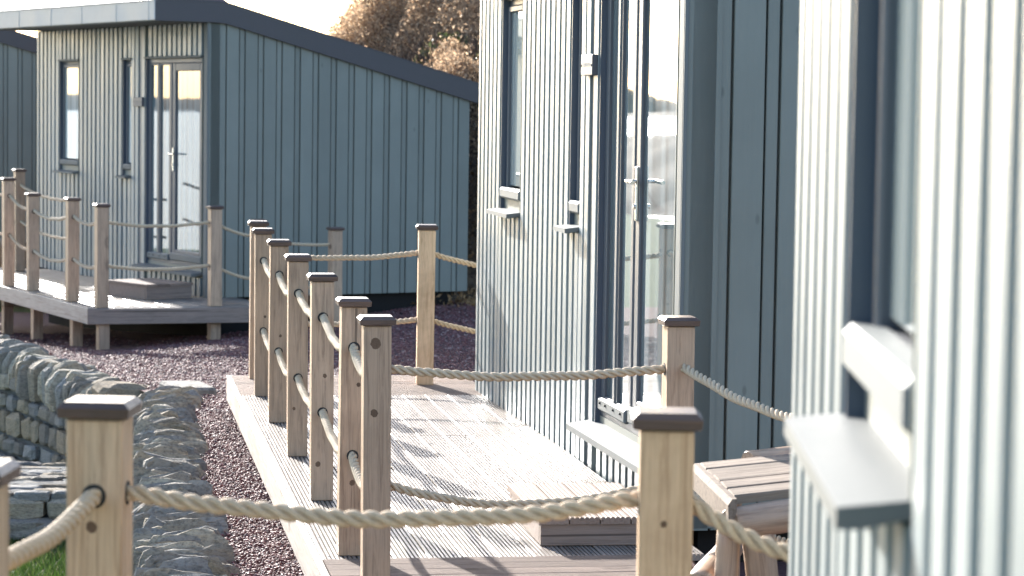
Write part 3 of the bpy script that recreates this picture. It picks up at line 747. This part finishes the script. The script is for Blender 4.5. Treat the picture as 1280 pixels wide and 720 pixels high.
# ------------------------------------------------------------------ dry stone walls
def stone_mesh(seed, kx=.5):
    rs = random.Random(seed); mb = MB(); nz, na = 5, 9; rings = []
    for i in range(nz+1):
        th = -math.pi/2+math.pi*(i/nz)*.92+.04*math.pi; rg = []
        for j in range(na):
            ph = 2*math.pi*j/na; sg = lambda v, e: math.copysign(abs(v)**e, v)
            x = sg(math.cos(th), .45)*sg(math.cos(ph), .5); y = sg(math.cos(th), .45)*sg(math.sin(ph), .5); z = sg(math.sin(th), .5)
            k = .5*(1+rs.uniform(-.13, .10)); rg.append((x*k, y*k, z*k))
        rings.append(rg)
    mb.loft(rings, True, False); return mb.mesh('stone')
STONES = [stone_mesh(i) for i in range(14)]
for m_ in STONES: m_.materials.append(STONE)
def coping_mesh(seed, th):
    """upright slab: x across the wall, y thickness, z up; ragged rounded top, layered edges"""
    rs = random.Random(seed); n = 15; rings = []
    layers = [-.5, -.36, 0., .33, .5]
    base = []; p1, p2, p3 = (rs.uniform(0, 6.28) for _ in range(3)); sk = rs.uniform(-.25, .25); fl = rs.uniform(.35, .8)
    for i in range(n):
        a = math.pi*(1-i/(n-1)); x = math.cos(a); z = max(0, math.sin(a))
        w1 = 1+.06*math.sin(2.1*a+p1)+.05*math.sin(5.3*a+p2)+(.018*math.sin(9*a+p3)+rs.uniform(-.014, .014))*(1 if th < .1 else .25)
        x = math.copysign(abs(x)**.62, x)*.5*w1; z = (z**fl)*w1*(1+sk*x)
        base.append((x, z))
    for li, l in enumerate(layers):
        sc = 1-.07*(abs(l) > .4)-rs.uniform(0, .05)
        rings.append([(x*sc, l*th*(1+rs.uniform(-.3, .3)), z*sc*(1+rs.uniform(-.02, .02))) for x, z in base]+[(.46*sc, l*th, -.25), (-.46*sc, l*th, -.25)])
    mb = MB(); mb.loft(rings); me = mb.mesh('coping_stone'); me.materials.append(SLATE); return me
COPT = [coping_mesh(40+i, .055) for i in range(16)]; COPW = [coping_mesh(80+i, .125) for i in range(10)]
def path_pt(pts, s):
    for a, b in zip(pts, pts[1:]):
        L = math.dist(a, b)
        if s <= L: f = s/L; return (a[0]+(b[0]-a[0])*f, a[1]+(b[1]-a[1])*f), math.atan2(b[1]-a[1], b[0]-a[0])
        s -= L
    return None, None
def plen(pts): return sum(math.dist(a, b) for a, b in zip(pts, pts[1:]))
def stone_wall(label, pts, width, org, cop, cth, ch, seed, base, lowrow=0, lean=.12, ztop=None, ls=(.14, .40), hs=(.13, .24)):
    """pts = inner edge of the wall top, going away from the camera; outer face on the left"""
    zg = ztop or globals()['zg']
    rs = random.Random(seed); t = thing('stone_wall', label, 'wall', org, 0, 'dry stone walls')
    L = plen(pts)
    # core
    mb = MB(); rings = []
    ns = int(L/.4)+1
    for i in range(ns+1):
        (x, y), a = path_pt(pts, min(L*i/ns, L-.001)); nx, ny = -math.sin(a), math.cos(a); z1 = zg(x, y)-ch*.7
        rings.append([(x+nx*o_-org[0], y+ny*o_-org[1], z-org[2]) for o_, z in ((.0, base-.1), (.0, z1), (width-.06, z1), (width-.02, base-.1))])
    mb.loft(rings); link('mortar_core', mb.mesh('mortar_core'), MORTAR, t)
    # copes
    s = .02
    while s < L-.02:
        th = cth*rs.choice((.5, .7, .9, 1.1, 1.4, 1.8)); (x, y), a = path_pt(pts, s); 
        nx, ny = -math.sin(a), math.cos(a); z = zg(x, y)-ch*(.86 if cop is COPW else .70)
        w_ = width*rs.uniform(.95, 1.35); off = width*.45+rs.uniform(-.06, .03)
        me = rs.choice(cop); ref = .055 if cop is COPT else .125
        link('coping_stone', me, None, t, (x+nx*off-org[0], y+ny*off-org[1], z-org[2]+rs.uniform(-.012, .012)),
             (rs.uniform(-lean, lean*.4)-lean*1.0, rs.uniform(-.08, .08), a-math.pi/2+rs.uniform(-.2, .2)), (-w_ if rs.random() < .5 else w_, th/ref, ch*rs.uniform(.92, 1.1)))
        s += th*1.02
    # face stones in rough courses
    cnt = 0; (xa, ya), _ = path_pt(pts, L/2); top = None; z = base-.02; row = 0
    while row < 14:
        h = rs.uniform(*hs); s = rs.uniform(0, .1); any_ = False
        while s < L-.05:
            l_ = rs.uniform(*ls); (x, y), a = path_pt(pts, min(s+l_/2, L-.01)); zt_ = zg(x, y)-ch*.8
            if z+h*.6 < zt_ and cnt < 299:
                nx, ny = -math.sin(a), math.cos(a); hh = min(h*rs.uniform(.85, 1.02), zt_-z+.03)
                o_ = width-.05+rs.uniform(-.015, .03); any_ = True; cnt += 1
                link('stone', rs.choice(STONES), None, t, (x+nx*o_-org[0], y+ny*o_-org[1], z+h/2-org[2]), (rs.uniform(-.05, .05), rs.uniform(-.06, .06), a+rs.uniform(-.03, .03)), (l_*.88, .13, hh*.9))
            s += l_*.99
        z += h*.98; row += 1
        if not any_ and z > 0: break
    return t
NEARW = [(-.98, 9.3), (-1.30, 11.1), (-1.50, 12.4), (-1.71, 13.8), (-1.93, 15.4), (-2.14, 16.9), (-2.30, 18.1)]
FARW = [(-2.84, 19.45), (-3.30, 20.5), (-3.95, 21.6), (-4.55, 22.5), (-5.35, 23.75), (-6.6, 25.7), (-9., 29.4)]
stone_wall('near dry stone retaining wall topped with thin tilted slates beside the purple gravel', NEARW, .36, (-1.6, 13.8, LAWN), COPT, .036, .26, 3, LAWN, lean=.3)
stone_wall('far dry stone wall with rounded upright coping stones below the left deck', FARW, .38, (-4.0, 22., LAWN), COPW, .08, .25, 5, LAWN, lean=.06,
           ztop=lambda X, Y: -.42+.05*(min(Y, 26)-19.5), ls=(.15, .38), hs=(.13, .26))
# big end stones of the far wall
o = link('boulder', STONES[3], None, None, (-2.95, 19.42, -.45), (.1, .05, .3), (.46, .32, .26))
tag(o, 'rounded boulder closing the near end of the far stone wall', 'boulder')
# flat stone by the gravel
o = link('flat_stone', MB().box(-.16, .16, -.22, .22, -.03, .05, .02).mesh('flat_stone'), SLATE, None, (-2.36, 18.62, zg(-2.36, 18.6)+.02), (.02, .03, .4), None)
tag(o, 'single flat grey slab lying at the edge of the gravel near the wall ends', 'stone')

# lower stone terrace (flat lit top) with a ledge, down on the lawn
org = (-4.4, 21.0, LAWN)
org = (-3.45, 17.85, LAWN)
t = thing('stone_terrace', 'low stone terrace with a sunlit crazy paved top, seen behind the left golden post', 'terrace', org)
mb = MB().box(-3.5, .66, .12, 1.5, -.1, .322); link('core', mb.mesh('core'), MORTAR, t)
rs = random.Random(9)
y = .03
while y < 1.45:
    dpt = rs.uniform(.07, .15); x = -1.5+rs.uniform(0, .2)
    while x < (.62 if y < 1 else .3):
        l_ = rs.uniform(.18, .55)
        link('flagstone', rs.choice(STONES), FLAG, t, (x+l_/2, y+dpt/2+rs.uniform(-.02, .02), .30+rs.uniform(-.012, .012)), (rs.uniform(-.03, .03), rs.uniform(-.02, .02), rs.uniform(-.1, .1)), (l_*1.02, dpt*1.08, rs.uniform(.06, .08)))
        x += l_*.97
    y += dpt*.93
for zc, hh, yo in ((.22, .15, .02), (.09, .13, -.12), (-.03, .14, -.09)):
    x = -1.6+rs.uniform(0, .2)
    while x < .66:
        l_ = rs.uniform(.22, .5)
        link('stone', rs.choice(STONES), None, t, (x+l_/2, yo+rs.uniform(-.02, .03)+.1, zc), (rs.uniform(-.05, .05), 0, rs.uniform(-.05, .05)), (l_*1.02, .3, hh*1.08)); x += l_*.98

# ------------------------------------------------------------------ gravel chips, grass, brush (uncountable)
def chips(n, xr, yr, size, seed, cond=None, zoff=0.):
    rg = np.random.RandomState(seed); X = rg.uniform(*xr, n); Y = rg.uniform(*yr, n)
    xl = np.interp(Y, [p[1] for p in WALL_IN[::-1]], [p[0] for p in WALL_IN[::-1]])
    keep = X > xl-.02
    if cond is not None: keep &= cond(X, Y)
    X, Y = X[keep], Y[keep]; n = len(X); Z = np.array([zg(a, b) for a, b in zip(X, Y)])+rg.uniform(-.008, .012, n)+zoff
    base = np.array([(1, 0, 0), (0, 1, 0), (-1, 0, 0), (0, -1, 0), (0, 0, 1), (0, 0, -1)], float)
    sc = rg.uniform(.55, 1.25, (n, 1, 3))*size*.5; sc[:, :, 2] *= .42
    V = base[None]*sc*rg.uniform(.75, 1.2, (n, 6, 3)) + rg.uniform(-.2, .2, (n, 6, 3))*size*.3
    a = rg.uniform(0, 6.28, n); b = rg.normal(0, .24, n); ca, sa, cb, sb = np.cos(a), np.sin(a), np.cos(b), np.sin(b)
    x, y, z = V[..., 0], V[..., 1], V[..., 2]
    y, z = y*cb[:, None]-z*sb[:, None], y*sb[:, None]+z*cb[:, None]
    x, y = x*ca[:, None]-y*sa[:, None], x*sa[:, None]+y*ca[:, None]
    V = np.stack([x+X[:, None], y+Y[:, None], z+Z[:, None]], -1).reshape(-1, 3)
    F = np.array([(0, 1, 4), (1, 2, 4), (2, 3, 4), (3, 0, 4), (1, 0, 5), (2, 1, 5), (3, 2, 5), (0, 3, 5)])
    F = (F[None]+np.arange(n)[:, None, None]*6).reshape(-1, 3); return V, F
def joinp(lst):
    Vs, Fs, o = [], [], 0
    for V, F in lst: Vs.append(V); Fs.append(F+o); o += len(V)
    return np.concatenate(Vs), np.concatenate(Fs)
# beyond the near deck only its outside shows
left = lambda X, Y: X < -.69-.1637*(Y-9.86)+.15
parts = [chips(60000, (-2.6, -.6), (8.8, 17.2), .022, 1, left), chips(90000, (-6.4, 1.2), (17.0, 29.5), .029, 2), chips(6000, (.4, 2.2), (6.5, 10.9), .03, 3)]
V, F = joinp(parts)
o = link('gravel', fast_mesh('gravel', V, F), PEB); tag(o, 'purple red crushed stone gravel between the decks and the wall', 'gravel', kind='stuff')

def blades(n, gen, h, wd, seed, lean=.5):
    rg = np.random.RandomState(seed); P = gen(rg, n); n = len(P); a = rg.uniform(0, 6.28, n); hh = h*rg.uniform(.5, 1.3, n)
    dx, dy = np.cos(a)*wd/2, np.sin(a)*wd/2; lx, ly = rg.normal(0, lean, n)*hh, rg.normal(0, lean, n)*hh
    V = np.stack([P+np.stack([dx, dy, 0*dx], -1), P-np.stack([dx, dy, 0*dx], -1), P+np.stack([lx, ly, hh], -1)], 1).reshape(-1, 3)
    return V, np.arange(3*n).reshape(-1, 3)
def gl(rg, n):
    Y = rg.uniform(15, 27, n); xw = np.interp(Y, [p[1] for p in WALL_IN[::-1]], [p[0] for p in WALL_IN[::-1]])-.4
    X = xw-rg.uniform(0, 1, n)**1.3*3.2
    k = ~((Y > 17.8) & (Y < 19.4)); X, Y = X[k], Y[k]
    return np.stack([X, Y, np.full(len(X), LAWN)], -1)
V, F = blades(90000, gl, .075, .010, 4)
o = link('lawn_grass', fast_mesh('lawn_grass', V, F), BLADE); tag(o, 'short green grass below the stone walls at the left', 'grass', kind='stuff')

# hillside behind the left cabin
def hz_(X, Y):
    return -.5+np.maximum(0, np.minimum(np.minimum(1.15*(X+4.9), (.7*(X+5.9)+.43*(Y-34)+.25*np.sin(X*2.1+Y)))+.22*np.sin(Y*1.3)+.15*np.sin(X*5), 2.3*(Y-29.5)+.25*np.sin(X*3.1)))
gx = np.arange(-6, 14, .5); gy = np.arange(29, 62, .5); mb = MB()
for Y in gy:
    for X in gx: mb.v.append((X, Y, float(min(hz_(X, Y), 9))-.03))
for i in range(len(gy)-1):
    for j in range(len(gx)-1):
        a = i*len(gx)+j; mb.f.append((a, a+1, a+1+len(gx), a+len(gx))); mb.sm.append(True)
link('hillside', mb.mesh('hillside'), SOIL, kind='structure')
def scatter(n, size, seed, xr, yr, zr, hmax, clump=True, zmax=9):
    """little random leaf faces standing off the hillside in uneven clumps"""
    rg = np.random.RandomState(seed); X = rg.uniform(*xr, n); Y = rg.uniform(*yr, n)
    Z0 = np.minimum(hz_(X, Y), zmax)
    c = np.sin(X*4.1+1.3*np.sin(Y*2.3))*np.sin(Y*3.3+X*1.7+seed)*.5+.5
    H = hmax*(.25+.75*c)*rg.uniform(0, 1, n)
    Z = Z0+H; k = (Z > zr[0]) & (Z < zr[1]) & (rg.uniform(0, 1, n) < (.35+.65*c)); X, Y, Z = X[k], Y[k], Z[k]; n = len(X)
    u = rg.normal(0, 1, (n, 3)); u /= np.linalg.norm(u, axis=1)[:, None]; v = rg.normal(0, 1, (n, 3)); v -= (v*u).sum(1)[:, None]*u; v /= np.linalg.norm(v, axis=1)[:, None]
    s = size*rg.uniform(.5, 1.4, n)[:, None]; P = np.stack([X, Y, Z], -1)
    V = np.stack([P-u*s, P+v*s*.45, P+u*s, P-v*s*.45], 1).reshape(-1, 3); return V, np.arange(4*n).reshape(-1, 4)
def twigs(n, ln, wd, seed, xr, yr, zr, up=1.):
    rg = np.random.RandomState(seed); X = rg.uniform(*xr, n); Y = rg.uniform(*yr, n); Z = np.minimum(hz_(X, Y), 9); k = (Z > zr[0]-.6) & (Z < zr[1]); X, Y, Z = X[k], Y[k], Z[k]; n = len(X)
    d = np.stack([rg.normal(-.15, .45, n), rg.normal(0, .45, n), rg.uniform(.5, 1.1, n)*up], -1); d /= np.linalg.norm(d, axis=1)[:, None]
    P = np.stack([X, Y, Z], -1); L = ln*rg.uniform(.4, 1.3, n)[:, None]; wv = np.stack([np.full(n, wd), 0*X, 0*X], -1)
    bend = rg.normal(0, .12, (n, 3))*L
    V = np.stack([P-wv, P+wv, P+d*L*.55+bend+wv*.6, P+d*L*.55+bend-wv*.6, P+d*L+wv*.2, P+d*L-wv*.2], 1).reshape(-1, 3)
    F = np.concatenate([np.array([(0, 1, 2, 3), (3, 2, 4, 5)])[None]+np.arange(n)[:, None, None]*6]).reshape(-1, 4); return V, F
A1 = scatter(420000, .023, 11, (-3.6, 1.0), (30.2, 38), (-.3, 6), .75)
T1 = twigs(3500, .5, .003, 12, (-3.6, 1.0), (30.2, 38), (.2, 5))
A1b = scatter(12000, .022, 17, (-3.6, 1.0), (30.5, 38), (-.3, 6), 1.25); V, F = joinp([A1, A1b, T1]); o = link('dry_brush', fast_mesh('dry_brush', V, F), BRUSH); tag(o, 'tangled golden brown dry brush on the slope above the cabin roof', 'brush', kind='stuff')
T2 = twigs(5000, .7, .005, 13, (-1.7, 1.0), (29.8, 33.5), (-.4, 2.3)); A2 = scatter(26000, .03, 14, (-1.3, 1.0), (29.6, 32.8), (-.4, 2.35), .5)
V, F = joinp([T2, A2]); o = link('dark_thicket', fast_mesh('dark_thicket', V, F), TWIG); tag(o, 'dark bare twigs and thicket low on the slope behind the cabin', 'brush', kind='stuff')
A3 = scatter(12000, .042, 21, (-1.6, .6), (30.3, 33.0), (1.5, 2.75), .62)
o = link('bramble', fast_mesh('bramble', *A3), LEAFG); tag(o, 'green and reddish bramble leaves just above the sloping roof edge', 'brush', kind='stuff')
A4 = scatter(5000, .05, 23, (-.9, .6), (29.8, 31.0), (-.45, 1.2), .35)
rg = np.random.RandomState(5); n = 900; X = rg.uniform(-1.7, .2, n); Y = rg.uniform(28.5, 29.9, n)
u = rg.normal(0, 1, (n, 3)); u /= np.linalg.norm(u, axis=1)[:, None]; v = rg.normal(0, 1, (n, 3)); v -= (v*u).sum(1)[:, None]*u; v /= np.linalg.norm(v, axis=1)[:, None]
P = np.stack([X, Y, -.45+rg.uniform(0, .16, n)], -1); A5 = (np.stack([P-u*.04, P+v*.02, P+u*.04, P-v*.02], 1).reshape(-1, 3), np.arange(4*n).reshape(-1, 4))
o = link('fallen_leaves', fast_mesh('fallen_leaves', *joinp([A4, A5])), LEAFD); tag(o, 'sunlit fallen leaves and litter on the ground behind the left cabin', 'leaves', kind='stuff')
